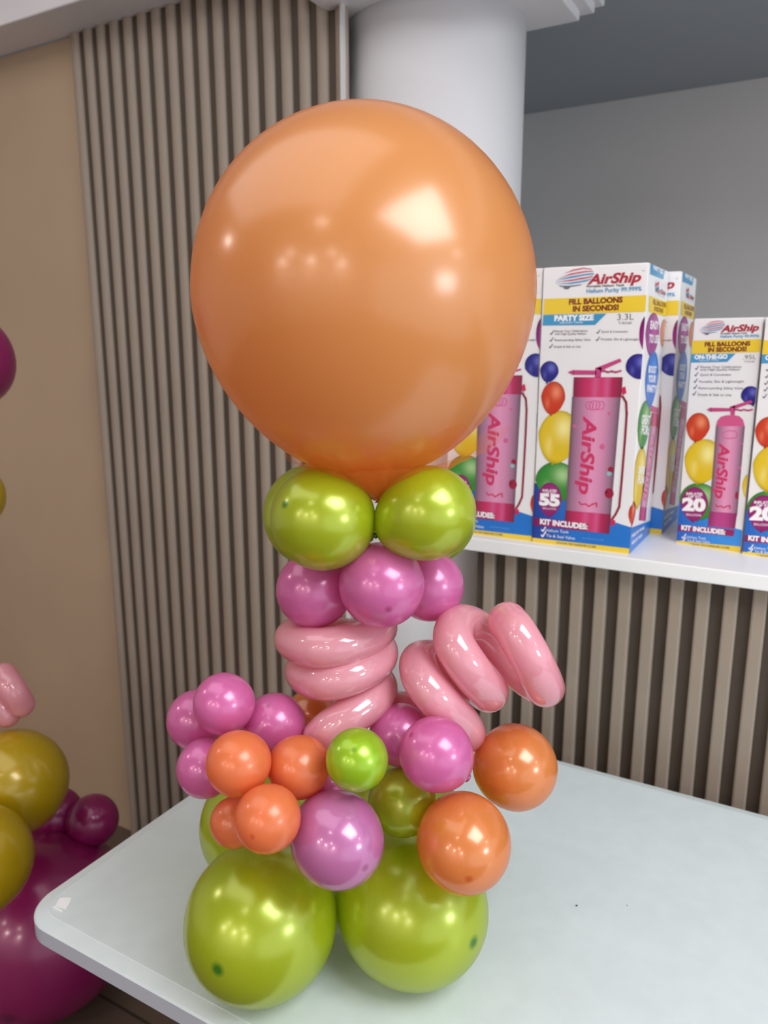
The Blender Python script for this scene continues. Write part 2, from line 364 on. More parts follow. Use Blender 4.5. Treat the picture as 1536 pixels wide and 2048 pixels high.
    ('stroke', 'tank_picture', 7, 'tanktext', 3.0, [(97.2, 98.4), (101.8, 93.1), (111.7, 95.0), (118.4, 90.4), (126.7, 96.5), (134.2, 99.0), (134.6, 91.2)]),
    ('ell', 'tank_picture', 6, 'tanklogo', (148.5, 283.2), 3.3, 3.2, 0),
    ('ell', 'tank_picture', 6, 'tanklogo', (138.8, 215.9), 5.4, 5.5, 0),
    ('ell', 'tank_picture', 6, 'tanklogo', (79.4, 254.9), 3.5, 3.4, 0),
    ('ell', 'tank_picture', 6, 'tanklogo', (102.0, 153.4), 2.5, 2.6, 0),
    ('ell', 'tank_picture', 6, 'tanklogo', (152.7, 123.3), 1.7, 1.7, 0),
    ('ell', 'tank_picture', 6, 'cherry', (158.2, 121.7), 9.2, 10.7, 0),
    ('ell', 'tank_picture', 6, 'cherry', (158.6, 170.8), 5.8, 5.9, 0),
    ('ell', 'tank_picture', 7, 'leaf', (155.8, 162.1), 5.0, 4.6, 0),
    ('grad', 'kit_label', 7, [(-3.0, 54.3), (119.6, 53.6), (118.7, 37.5), (-3.2, 36.9)], [(0, 'badge2'), (0.4, 'badge'), (1, 'maroon2')]),
    ('text', 'kit_label', 8, 'white', 'KIT INCLUDES:', (15.6, 41.8), (118.5, 41.5), 11.3, 0.05, 0),
]
PARTY_SIDE = [
    ('poly', 'side_print', 1, 'skyblue', [(15.7, 568.9), (157.6, 567.8), (148.8, 549.8), (16.9, 549.9)]),
    ('text', 'side_print', 2, 'white', 'PARTY SIZE', (43.6, 561.3), (140.1, 559.5), 7.4, 0.05, 0),
    ('text', 'side_print', 2, 'brand', 'AirShip', (79.2, 519.5), (184.9, 520.4), 9.9, 0.02, 0.2),
    ('poly', 'side_print', 1, 'hull', [(70.9, 541.9), (105.7, 544.4), (113.7, 523.6), (78.5, 521.5)]),
    ('stroke', 'side_print', 2, 'logoblue', 7.3, [(76.9, 525.6), (111.0, 530.5)]),
    ('stroke', 'side_print', 2, 'logored', 7.2, [(73.9, 533.8), (107.9, 538.9)]),
    ('text', 'side_print', 2, 'blue', 'Helium Purity', (101.3, 516.3), (179.5, 513.5), 2.2, 0, 0),
    ('poly', 'side_print', 1, 'yellow', [(22.3, 511.0), (241.7, 506.3), (247.7, 475.7), (27.3, 480.8)]),
    ('text', 'side_print', 2, 'maroon', 'FILL BALLOONS', (61.3, 496.7), (198.4, 495.6), 9.3, 0.05, 0),
    ('text', 'side_print', 2, 'maroon', 'IN SECONDS!', (77.3, 484.7), (170.5, 483.1), 8.4, 0.05, 0),
    ('balloon', 'side_print', 2, 'ppurple', (79.7, 437.7), 67.2, 42.9, 0),
    ('balloon', 'side_print', 2, 'pcoral', (191.3, 442.9), 32.8, 28.8, 0),
    ('balloon', 'side_print', 3, 'pskyb', (103.0, 348.2), 65.2, 57.3, 0),
    ('balloon', 'side_print', 2, 'pgreen', (58.2, 258.5), 61.4, 49.1, 0),
    ('balloon', 'side_print', 2, 'pyellow', (48.8, 149.6), 61.6, 64.0, 0),
    ('balloon', 'side_print', 2, 'pred', (-7.5, 81.6), 41.8, 28.7, 0),
    ('text', 'side_print', 4, 'white', 'EASY', (49.6, 449.1), (135.7, 449.7), 15.1, 0.04, 0),
    ('text', 'side_print', 4, 'white', 'TO USE', (47.7, 422.3), (143.3, 421.6), 15.7, 0.04, 0),
    ('text', 'side_print', 4, 'white', 'BOOST', (62.5, 363.3), (144.6, 359.9), 13.4, 0.04, 0),
    ('text', 'side_print', 4, 'white', 'YOUR', (65.9, 345.1), (142.2, 341.1), 13.6, 0.04, 0),
    ('text', 'side_print', 4, 'white', 'PARTY', (61.2, 325.4), (156.4, 319.6), 13.6, 0.04, 0),
    ('text', 'side_print', 4, 'white', 'GREAT', (28.8, 263.1), (112.0, 254.9), 17.9, 0.04, 0),
    ('text', 'side_print', 4, 'white', 'FOR:', (35.7, 241.8), (107.4, 233.8), 18.2, 0.04, 0),
    ('text', 'side_print', 4, 'white', 'SAFE', (31.0, 161.8), (95.4, 151.5), 15.7, 0.04, 0),
    ('text', 'side_print', 4, 'white', 'FUN', (31.8, 142.0), (94.8, 131.3), 15.9, 0.04, 0),
    ('grad', 'side_print', 2, [(127.8, 278.8), (200.9, 269.8), (203.5, 241.4), (122.2, 251.6)], [(0, 'cp0'), (0.18, 'cp1'), (0.35, 'cp2'), (0.45, 'cp3'), (0.58, 'cp2'), (0.7, 'cp3'), (0.8, 'cp1'), (1, 'cp0')]),
    ('grad', 'side_print', 2, [(123.8, 251.4), (201.8, 241.6), (146.9, 70.5), (77.7, 86.0)], [(0, 'tk0'), (0.12, 'tk1'), (0.35, 'tk2'), (0.52, 'tk3'), (0.72, 'tk2'), (0.9, 'tk1'), (1, 'tk0')]),
    ('grad', 'side_print', 2, [(77.7, 86.0), (146.9, 70.5), (144.7, 40.7), (72.8, 56.6)], [(0, 'cp0'), (0.18, 'cp1'), (0.35, 'cp2'), (0.45, 'cp3'), (0.58, 'cp2'), (0.7, 'cp3'), (0.8, 'cp1'), (1, 'cp0')]),
    ('stroke', 'side_print', 2, 'lever', 12.5, [(115.3, 288.3), (198.2, 277.1)]),
    ('text', 'side_print', 3, 'tanktext', 'AirShip', (153.5, 233.2), (107.4, 93.5), 39.7, 0.0, 0),
    ('poly', 'side_print', 1, 'blue2', [(-6.3, 55.6), (207.0, 29.9), (221.7, -11.5), (-9.2, -1.9)]),
    ('text', 'side_print', 3, 'white', 'HELIUM TANK', (11.3, 32.0), (137.6, 25.3), 6.6, 0.03, 0),
    ('text', 'side_print', 3, 'white', 'HELIUM TANK', (16.2, 15.5), (119.1, 12.8), 6.6, 0.03, 0),
]
GO_FRONT = [
    ('poly', 'brand_logo', 1, 'hull', [(12.2, 446.5), (18.3, 454.5), (31.1, 461.6), (46.7, 464.7), (58.7, 462.9), (61.0, 457.0), (58.6, 449.1), (45.9, 443.4), (27.5, 441.5), (18.0, 442.1)]),
    ('poly', 'brand_logo', 2, 'logored', [(15.9, 451.1), (31.4, 458.1), (49.7, 460.9), (59.6, 460.7), (59.7, 459.7), (49.8, 459.1), (31.6, 455.9)]),
    ('poly', 'brand_logo', 2, 'logored', [(22.1, 457.7), (33.7, 462.8), (46.7, 465.2), (57.3, 463.4), (57.4, 462.4), (46.8, 463.6), (33.8, 461.0)]),
    ('poly', 'brand_logo', 2, 'logoblue', [(12.3, 449.2), (31.7, 454.3), (50.0, 457.2), (60.9, 458.1), (60.6, 455.9), (50.2, 455.1), (32.0, 451.6)]),
    ('poly', 'brand_logo', 2, 'logored', [(12.4, 447.1), (32.1, 450.0), (50.4, 452.9), (59.7, 454.4), (59.3, 452.8), (50.6, 450.8), (32.3, 447.9)]),
    ('poly', 'brand_logo', 2, 'logoblue', [(14.2, 444.9), (32.4, 446.3), (50.7, 449.2), (58.4, 451.2), (57.5, 449.6), (50.9, 447.1), (32.6, 444.1)]),
    ('poly', 'brand_logo', 2, 'shade', [(17.7, 442.4), (30.1, 442.0), (45.9, 443.7), (46.0, 442.6), (30.3, 440.1), (18.9, 441.0)]),
    ('poly', 'brand_logo', 2, 'shade', [(22.7, 440.5), (32.4, 440.3), (29.9, 437.7), (25.1, 437.7)]),
    ('text', 'brand_logo', 3, 'brand', 'AirShip', (54.0, 442.9), (124.9, 444.8), 12.6, 0.035, 0.25),
    ('text', 'brand_logo', 3, 'black', 'Portable Helium Tank', (54.4, 438.1), (104.3, 438.8), 3.2, 0.02, 0),
    ('text', 'brand_logo', 3, 'blue', 'Helium Purity 99.999%', (54.2, 431.6), (126.5, 432.2), 5.3, 0.02, 0),
    ('poly', 'slogan_band', 1, 'yellow', [(-0.7, 426.3), (140.6, 429.0), (142.9, 404.3), (-0.6, 399.7)]),
    ('text', 'slogan_band', 2, 'maroon', 'FILL BALLOONS', (25.0, 414.6), (111.7, 416.5), 8.2, 0.05, 0),
    ('text', 'slogan_band', 2, 'maroon', 'IN SECONDS!', (32.4, 403.9), (106.2, 405.8), 8.3, 0.05, 0),
    ('poly', 'size_label', 1, 'skyblue', [(-0.6, 399.2), (86.1, 400.9), (71.8, 384.6), (-1.3, 382.1)]),
    ('text', 'size_label', 2, 'white', 'ON-THE-GO', (6.5, 389.3), (71.3, 391.1), 8.3, 0.055, 0),
    ('text', 'size_label', 2, 'white', 'HELIUM TANK', (16.8, 385.2), (55.7, 386.5), 2.9, 0, 0),
    ('text', 'size_label', 2, 'text', '.95L', (101.1, 389.3), (125.1, 390.7), 8.8, -0.01, 0),
    ('text', 'size_label', 2, 'text', 'TANK', (103.2, 383.3), (123.8, 384.0), 3.6, -0.01, 0),
    ('stroke', 'feature_list', 2, 'text', 1.6, [(10.1, 370.5), (12.4, 368.1), (16.3, 375.6)]),
    ('stroke', 'feature_list', 2, 'text', 1.7, [(9.9, 357.5), (12.2, 355.1), (16.1, 362.7)]),
    ('stroke', 'feature_list', 2, 'text', 1.7, [(9.7, 344.5), (12.0, 342.0), (16.0, 349.7)]),
    ('stroke', 'feature_list', 2, 'text', 1.7, [(9.9, 331.8), (12.2, 329.4), (16.2, 337.1)]),
    ('stroke', 'feature_list', 2, 'text', 1.7, [(9.3, 318.7), (11.6, 316.2), (15.6, 324.0)]),
    ('text', 'feature_list', 2, 'text', 'Elevate Your Celebrations', (20.4, 371.5), (99.5, 373.2), 4.6, 0.0, 0),
    ('text', 'feature_list', 2, 'text', 'with High-Quality Helium', (20.0, 366.1), (96.9, 367.9), 4.6, 0.0, 0),
    ('text', 'feature_list', 2, 'text', 'Quick & Convenient', (20.9, 355.7), (81.4, 357.4), 4.6, 0.0, 0),
    ('text', 'feature_list', 2, 'text', 'Portable, Slim & Lightweight', (20.4, 341.8), (106.7, 344.6), 4.6, 0.0, 0),
    ('text', 'feature_list', 2, 'text', 'Patent-pending Safety Valve', (19.8, 328.8), (106.4, 331.2), 4.6, 0.0, 0),
    ('text', 'feature_list', 2, 'text', 'Simple & Safe to Use', (19.2, 315.6), (85.7, 317.0), 4.7, 0.0, 0),
    ('balloon', 'balloon_picture', 3, 'pblue', (121.4, 319.6), 17.6, 18.6, 20),
    ('balloon', 'balloon_picture', 4, 'pred', (25.0, 250.7), 23.9, 29.9, -5),
    ('balloon', 'balloon_picture', 3, 'pyellow', (41.3, 180.3), 38.3, 47.5, -10),
    ('balloon', 'balloon_picture', 2, 'pgreen', (41.2, 95.5), 41.3, 39.6, 0),
    ('balloon', 'balloon_picture', 2, 'pyellow', (133.4, 139.1), 10.8, 25.1, 0),
    ('balloon', 'balloon_count_badge', 5, 'badge', (31.1, 88.4), 28.0, 37.2, 0),
    ('text', 'balloon_count_badge', 6, 'white', '20', (7.1, 73.6), (55.8, 77.4), 25.0, 0.06, 0),
    ('text', 'balloon_count_badge', 6, 'white', 'INFLATES', (13.2, 106.3), (46.4, 109.0), 5.7, 0.03, 0),
    ('text', 'balloon_count_badge', 6, 'white', 'UP TO', (18.1, 100.2), (43.6, 102.0), 5.3, 0.03, 0),
    ('text', 'balloon_count_badge', 6, 'white', 'BALLOONS', (16.8, 62.2), (47.6, 64.3), 4.9, 0.0, 0),
    ('grad', 'tank_picture', 5, [(61.3, 256.4), (116.5, 259.1), (118.2, 75.0), (63.4, 71.8)], [(0, 'tk0'), (0.12, 'tk1'), (0.35, 'tk2'), (0.52, 'tk3'), (0.72, 'tk2'), (0.9, 'tk1'), (1, 'tk0')]),
    ('poly', 'tank_picture', 6, 'cp3', [(61.4, 255.6), (62.9, 266.2), (68.7, 274.6), (79.2, 278.5), (92.2, 279.6), (104.2, 278.2), (111.9, 271.2), (116.2, 258.6)]),
    ('grad', 'tank_picture', 6, [(63.4, 77.5), (117.7, 80.6), (116.6, 48.2), (62.3, 45.4)], [(0, 'bc0'), (0.3, 'bc1'), (0.6, 'bc1'), (1, 'bc0')]),
    ('poly', 'tank_picture', 6, 'lever', [(39.7, 288.2), (48.4, 292.8), (49.2, 283.6)]),
    ('poly', 'tank_picture', 6, 'lever', [(47.6, 292.0), (86.3, 293.0), (86.8, 287.2), (48.3, 284.4)]),
    ('poly', 'tank_picture', 6, 'lever', [(84.5, 295.8), (94.5, 298.4), (95.4, 279.8), (88.3, 279.4)]),
    ('poly', 'tank_picture', 6, 'lever', [(84.5, 295.8), (123.4, 310.7), (126.5, 305.9), (95.0, 292.6)]),
    ('stroke', 'tank_picture', 6, 'lever', 3.1, [(93.7, 290.0), (99.9, 291.2), (105.9, 289.4), (111.6, 291.8), (119.5, 290.1), (127.8, 292.6)]),
    ('text', 'tank_picture', 7, 'tanktext', 'AirShip', (70.8, 222.3), (71.7, 106.8), 20.8, 0.03, 0.12),
    ('stroke', 'tank_picture', 6, 'tanklogo', 1.6, [(77.0, 244.0), (75.9, 238.4), (78.8, 232.3), (90.1, 232.2), (102.6, 234.8), (103.7, 240.8), (100.7, 247.2), (87.9, 248.1), (77.0, 244.0)]),
    ('stroke', 'tank_picture', 7, 'tanktext', 2.4, [(74.5, 94.0), (78.2, 89.2), (86.2, 92.0), (90.6, 88.2), (95.2, 92.3), (102.3, 95.0), (102.9, 88.1)]),
    ('ell', 'tank_picture', 6, 'tanklogo', (113.9, 223.6), 1.9, 2.0, 0),
    ('ell', 'tank_picture', 6, 'tanklogo', (114.4, 174.4), 2.8, 2.9, 0),
    ('ell', 'tank_picture', 6, 'tanklogo', (110.3, 140.8), 3.2, 3.4, 0),
    ('ell', 'tank_picture', 6, 'tanklogo', (81.4, 137.6), 2.0, 2.1, 0),
    ('ell', 'tank_picture', 6, 'cherry', (113.6, 117.6), 3.1, 7.6, 0),
    ('grad', 'base_band', 1, [(-11.1, 97.9), (78.5, 76.1), (89.4, -2.2), (-4.6, -13.4)], [(0, 'navy2'), (0.4, 'blue2'), (1, 'blue3')]),
    ('poly', 'base_band', 0, 'blue3', [(76.3, 53.7), (125.9, 47.8), (142.2, 43.8), (138.5, -2.6), (80.8, 0.9)]),
    ('poly', 'base_band', 3, 'yellow', [(-6.0, 4.0), (137.1, 12.9), (138.5, -2.6), (-7.2, -9.2)]),
    ('text', 'base_band', 4, 'text', 'WWW.TRYAIRSHIP.COM', (25.3, -0.2), (109.5, 4.3), 3.6, 0.03, 0),
    ('text', 'base_band', 4, 'white', 'Helium Tank', (22.0, 13.5), (61.0, 16.1), 5.4, 0.0, 0),
    ('text', 'base_band', 4, 'white', 'Tie & Seal Valve', (22.6, 6.3), (69.5, 9.8), 5.4, 0.0, 0),
    ('stroke', 'base_band', 2, 'white', 2.0, [(11.2, 14.1), (14.0, 11.2), (19.0, 21.9)]),
    ('stroke', 'base_band', 2, 'white', 2.1, [(11.3, 6.3), (14.2, 3.4), (19.2, 14.1)]),
    ('grad', 'kit_label', 7, [(2.3, 40.2), (116.0, 45.5), (115.2, 32.2), (1.2, 26.3)], [(0, 'badge2'), (0.4, 'badge'), (1, 'maroon2')]),
    ('text', 'kit_label', 8, 'white', 'KIT INCLUDES:', (8.8, 30.2), (98.8, 33.2), 9.9, 0.05, 0),
]

# ------------------------------------------------------------------ room shell
def wood_floor():
    m = material('brown_floor', (92, 78, 68), 0.45)
    nt = m.node_tree
    p = nt.nodes['Principled BSDF']
    tc = nt.nodes.new('ShaderNodeTexCoord')
    br = nt.nodes.new('ShaderNodeTexBrick')
    br.inputs['Color1'].default_value = lin(104, 88, 76)
    br.inputs['Color2'].default_value = lin(84, 70, 60)
    br.inputs['Mortar'].default_value = lin(50, 42, 36)
    br.inputs['Scale'].default_value = 1.0
    br.inputs['Brick Width'].default_value = 1.2
    br.inputs['Row Height'].default_value = 0.18
    br.inputs['Mortar Size'].default_value = 0.004
    nt.links.new(tc.outputs['Object'], br.inputs['Vector'])
    nt.links.new(br.outputs['Color'], p.inputs['Base Color'])
    return m


M['floor'] = wood_floor()
tag(box_obj('floor', (-5.0, -4.5, -0.1), (3.5, 3.1, 0.0), M['floor']), kind='structure', label='dark brown plank floor')
tag(box_obj('wall_left', (-5.0, 1.601, 0.0), (-1.04, 1.612, 2.43), M['wall_beige']), kind='structure', label='plain beige wall left of the slat cladding')
tag(box_obj('wall_back', (-1.6, 2.90, 0.0), (3.5, 3.0, 2.43), M['wall_grey']), kind='structure', label='plain grey wall behind the shelf')
tag(box_obj('wall_side', (-5.1, -4.6, 0.0), (-5.0, 1.70, 2.90), M['white_plaster']), kind='structure', label='far side wall of the shop')
tag(box_obj('wall_front', (-5.1, -4.6, 0.0), (3.5, -4.5, 2.90), M['white_plaster']), kind='structure', label='front wall of the shop')
tag(box_obj('wall_return', (-1.17, 1.612, 0.0), (-1.118, 2.90, 2.43), M['wall_grey']), kind='structure', label='short wall returning behind the round column')
# low ceiling of the back area, then the higher ceiling of the shop
tag(box_obj('ceiling', (-5.0, 1.60, 2.43), (3.5, 3.1, 2.53), M['ceiling_grey']), kind='structure', label='low grey ceiling over the back area')
tag(box_obj('ceiling_shop', (-5.0, -4.5, 2.90), (3.5, 1.46, 3.0), M['white_plaster']), kind='structure')
# cornice beam along the wall line
bm = bmesh.new()
add_box(bm, (-5.0, 1.46, 2.432), (3.5, 1.60, 3.0), 0.004)
tag(from_bm('trim_1', bm, M['white_plaster']), kind='structure', label='white plaster cornice beam above the slats')


def slat_run(name, starts, w, z0, z1, yface, depth, backing, label, rounded=False):
    """vertical slats with eased edges, proud of a dark backing sheet"""
    bm = bmesh.new()
    for x in starts:
        e = 0.004
        yb = yface + depth
        prof = [(x, yb), (x, yface + e), (x + e * 0.3, yface + e * 0.3), (x + e, yface), (x + w - e, yface),
                (x + w - e * 0.3, yface + e * 0.3), (x + w, yface + e), (x + w, yb)]
        if rounded:
            prof = [(x + w / 2 - w / 2 * math.cos(math.pi * k / 14), yb - depth * math.sin(math.pi * k / 14) ** 0.8) for k in range(15)]
        add_prism(bm, prof, z0, z1)
    nb = len(bm.faces)
    x0, x1 = backing
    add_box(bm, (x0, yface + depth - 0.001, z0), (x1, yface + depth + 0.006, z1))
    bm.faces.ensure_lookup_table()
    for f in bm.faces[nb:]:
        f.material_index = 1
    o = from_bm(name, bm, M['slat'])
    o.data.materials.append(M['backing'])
    return tag(o, kind='structure', label=label)


PITCHX = 0.0503
slat_run('trim_2', [-1.8895 + PITCHX * k for k in range(18)], 0.0315, 0.0, 2.432, 1.581, 0.013, (-1.8895, -1.012),
         'taupe vertical slat cladding on the left wall', rounded=True)
box = bmesh.new()
add_box(box, (-1.0125, 1.572, 0.0), (-1.006, 1.600, 2.432), 0.001)
tag(from_bm('trim_3', box, M['wall_grey']), kind='structure', label='pale edge strip between slats and round column')

# half wall that carries the shelf, slats on its front
tag(box_obj('wall_counter', (-0.664, 1.598, 0.0), (3.0, 1.98, 1.157), M['slat']), kind='structure', label='low wall under the shelf')
slat_run('trim_4', [-0.6430 + PITCHX * k for k in range(71)], 0.0262, 0.0, 1.157, 1.575, 0.017, (-0.664, 2.95),
         'taupe vertical slat cladding under the shelf')
sh = bmesh.new()
add_box(sh, (-0.70, 1.541, 1.158), (3.0, 2.06, 1.188), 0.0025)
tag(from_bm('shelf', sh, M['shelf_white']), 'long white counter shelf carrying the printed cartons', 'shelf')

# round column with a stepped square capital
bm = bmesh.new()
n = 72
ring = [(-0.903 + 0.214 * math.cos(2 * math.pi * k / n), 1.82 + 0.214 * math.sin(2 * math.pi * k / n)) for k in range(n)]
add_prism(bm, ring, 0.0, 2.42)
col = from_bm('column', bm, M['white_plaster'])
for p in col.data.polygons:
    p.use_smooth = len(p.vertices) == 4
tag(col, kind='structure', label='round white column behind the giant balloon')
bm = bmesh.new()
add_box(bm, (-1.060, 1.47, 2.330), (-0.586, 1.922, 2.352), 0.003)
add_box(bm, (-1.072, 1.465, 2.350), (-0.560, 1.950, 2.372), 0.003)
add_box(bm, (-1.085, 1.465, 2.370), (-0.545, 1.975, 2.60), 0.003)
tag(from_bm('trim_5', bm, M['white_plaster']), kind='structure', label='stepped white capital on the round column')


# ------------------------------------------------------------------ table
def rounded_rect(x0, y0, x1, y1, r, inset=0.0, seg=10):
    pts = []
    x0 += inset; y0 += inset; x1 -= inset; y1 -= inset
    r = max(r - inset, 0.004)
    for cx, cy, a0 in ((x1 - r, y0 + r, -90), (x1 - r, y1 - r, 0), (x0 + r, y1 - r, 90), (x0 + r, y0 + r, 180)):
        for k in range(seg + 1):
            a = math.radians(a0 + 90 * k / seg)
            pts.append((cx + r * math.cos(a), cy + r * math.sin(a)))
    return pts


TX0, TX1, TY0, TY1, TZ = -1.007, 0.82, 0.617, 1.478, 0.75
table = empty('table', (-0.1, 1.05, 0))
tag(table, 'white rectangular table with rounded corners under the balloon centrepiece', 'table')
bm = bmesh.new()
loops = []
for inset, z in ((0.006, TZ - 0.037), (0.0, TZ - 0.033), (0.0, TZ - 0.0075), (0.0025, TZ - 0.0045), (0.021, TZ - 0.0006), (0.0225, TZ)):
    loops.append([bm.verts.new((x + 0.1, y - 1.05, z)) for x, y in rounded_rect(TX0, TY0, TX1, TY1, 0.062, inset)])
m_ = len(loops[0])
for a, b in zip(loops, loops[1:]):
    for i in range(m_):
        bm.faces.new((a[i], a[(i + 1) % m_], b[(i + 1) % m_], b[i]))
bm.faces.new(loops[-1])
bm.faces.new(loops[0][::-1])
top = from_bm('tabletop', bm, M['table_white'], table)
top.data.materials.append(M['table_edge'])
for p in top.data.polygons:
    if abs(p.normal.z) < 0.3:
        p.material_index = 1
for lx in (-0.42, 0.62):
    for ly in (-0.30, 0.30):
        bm = bmesh.new()
        bmesh.ops.create_cone(bm, cap_ends=True, segments=20, radius1=0.02, radius2=0.024, depth=TZ - 0.037,
                              matrix=Matrix.Translation((lx, ly, (TZ - 0.037) / 2)))
        from_bm('leg', bm, M['metal'], table)
# scrap of tape and crumbs on the table
bm = bmesh.new()
q = [(-0.964, 0.653), (-0.954, 0.656), (-0.944, 0.658), (-0.950, 0.670), (-0.957, 0.680), (-0.966, 0.677), (-0.974, 0.671)]
add_prism(bm, q, TZ, TZ + 0.0008)
add_box(bm, (-0.9655, 0.6515, TZ), (-0.944, 0.6545, TZ + 0.002), 0.0006)
tag(from_bm('tape_scrap', bm, M['tape']), 'small scrap of clear tape stuck near the rounded table corner', 'tape')
for sx, sy, sr, lab in ((-0.261, 1.059, 0.0016, 'dark crumb on the table, right of the egg shaped orange balloon'),
                        (-0.193, 1.099, 0.0009, 'tiny dark crumb on the table, right of the other crumb')):
    bm = bmesh.new()
    bmesh.ops.create_icosphere(bm, subdivisions=2, radius=sr)
    for v in bm.verts:
        v.co.z *= 0.6
        v.co += Vector((sx, sy, TZ + sr * 0.55))
    tag(from_bm('crumb', bm, M['speck'], smooth=True), lab, 'crumb')


# ------------------------------------------------------------------ balloons
def balloon_mesh(name, R, elong, taper=0.09, nu=64, nv=44):
    """inflated balloon: tip at +z, drawn out slightly to the knot at -z"""
    bm = bmesh.new()
    uvl = bm.loops.layers.uv.new('UVMap')
    rings = []
    for j in range(1, nv):
        t = math.pi * j / nv
        s, c = math.sin(t), math.cos(t)
        r = s * (1.0 - taper * max(0.0, -c) ** 1.5)
        z = c * elong
        if c < 0:
            z *= 1.0 + taper * c * c
        rings.append(([bm.verts.new((R * r * math.cos(2 * math.pi * i / nu), R * r * math.sin(2 * math.pi * i / nu), R * z))
                       for i in range(nu)], j / nv))
    topv = bm.verts.new((0, 0, R * elong))
    botv = bm.verts.new((0, 0, -R * elong * (1 + taper)))

    def face(vs, uvs):
        f = bm.faces.new(vs)
        f.smooth = True
        for l, uv in zip(f.loops, uvs):
            l[uvl].uv = uv
    for i in range(nu):
        k = (i + 1) % nu
        a, b = i / nu, (i + 1) / nu
        r0, v0 = rings[0]
        face((topv, r0[i], r0[k]), ((a, 0), (a, v0), (b, v0)))
        for (ra, va), (rb, vb) in zip(rings, rings[1:]):
            face((ra[i], rb[i], rb[k], ra[k]), ((a, va), (a, vb), (b, vb), (b, va)))
        rl, vl = rings[-1]
        face((rl[i], botv, rl[k]), ((a, vl), (a, 1), (b, vl)))
    me = bpy.data.meshes.new(name)
    bm.to_mesh(me)
    bm.free()
    return me


def knot(parent, R, zend, mat, s=0.006):
    bm = bmesh.new()
    prof = [(0.9 * s, 0.8 * s), (0.55 * s, 0.2 * s), (0.9 * s, -0.2 * s), (1.0 * s, -0.6 * s), (0.5 * s, -1.0 * s), (0.8 * s, -1.4 * s), (1.3 * s, -1.9 * s)]
    nn = 14
    rs = [[bm.verts.new((r * math.cos(2 * math.pi * i / nn), r * math.sin(2 * math.pi * i / nn), zend + z)) for i in range(nn)] for r, z in prof]
    for a, b in zip(rs, rs[1:]):
        for i in range(nn):
            bm.faces.new((a[i], a[(i + 1) % nn], b[(i + 1) % nn], b[i]))
    bm.faces.new(rs[-1])
    return from_bm('knot', bm, mat, parent, True)


def neck(parent, R, elong, taper, reach, mat):
    """drawn-out throat of the giant balloon, running down between the lime ones"""
    bm = bmesh.new()
    uvl = bm.loops.layers.uv.new('UVMap')
    nn, nj = 40, 12
    z0, z1 = -R * elong * (1 + taper) * 0.975, -reach - 0.004
    rs = []
    for j in range(nj + 1):
        f = j / nj
        r = 0.052 * (1 - f) ** 1.25 + 0.0055
        rs.append([bm.verts.new((r * math.cos(2 * math.pi * i / nn) * (1 + 0.06 * f * math.sin(9 * 2 * math.pi * i / nn)), r * math.sin(2 * math.pi * i / nn), z0 + (z1 - z0) * f)) for i in range(nn)])
    for a, b in zip(rs, rs[1:]):
        for i in range(nn):
            f = bm.faces.new((a[i], a[(i + 1) % nn], b[(i + 1) % nn], b[i]))
            for l in f.loops:
                l[uvl].uv = (0.5, 0.5)
    from_bm('neck', bm, mat, parent, True)
    return z1


def balloon(label, colour, c, R, tip, elong, group, taper=0.09, tied=True):
    me = balloon_mesh('balloon', R, elong, taper)
    o = link('balloon', me, LATEX[colour])
    o.location = c
    o.rotation_euler = Vector(tip).to_track_quat('Z', 'Y').to_euler()
    tag(o, label, 'balloon', group)
    zk = -R * elong * (1 + taper)
    if R > 0.2 and colour == 'peach':
        zk = neck(o, R, elong, taper, (Vector(NECK) - Vector(c)).length, LATEX[colour])
    if tied:
        knot(o, R, zk, LATEX[colour], 0.0045)
    return o


for label, colour, c, R, tip, elong, tied in TABLE_BALLOONS:
    balloon(label, colour, c, R, tip, elong, 'balloons of the table centrepiece', 0.05 if R > 0.2 else (0.03 if elong < 1 else 0.08), tied)
for label, colour, c, R, tip, elong in FLOOR_BALLOONS:
    balloon(label, colour, c, R, tip, elong, 'balloons of the floor sculpture')


def catmull(pts, per=10):
    P = [Vector(p) for p in pts]
    P = [P[0] * 2 - P[1]] + P + [P[-1] * 2 - P[-2]]
    res = []
    for i in range(1, len(P) - 2):
        a, b, c, d = P[i - 1:i + 3]
        for k in range(per):
            t = k / per
            res.append(0.5 * ((2 * b) + (c - a) * t + (2 * a - 5 * b + 4 * c - d) * t * t + (3 * b - a - 3 * c + d) * t ** 3))
    res.append(P[-2])
    return res


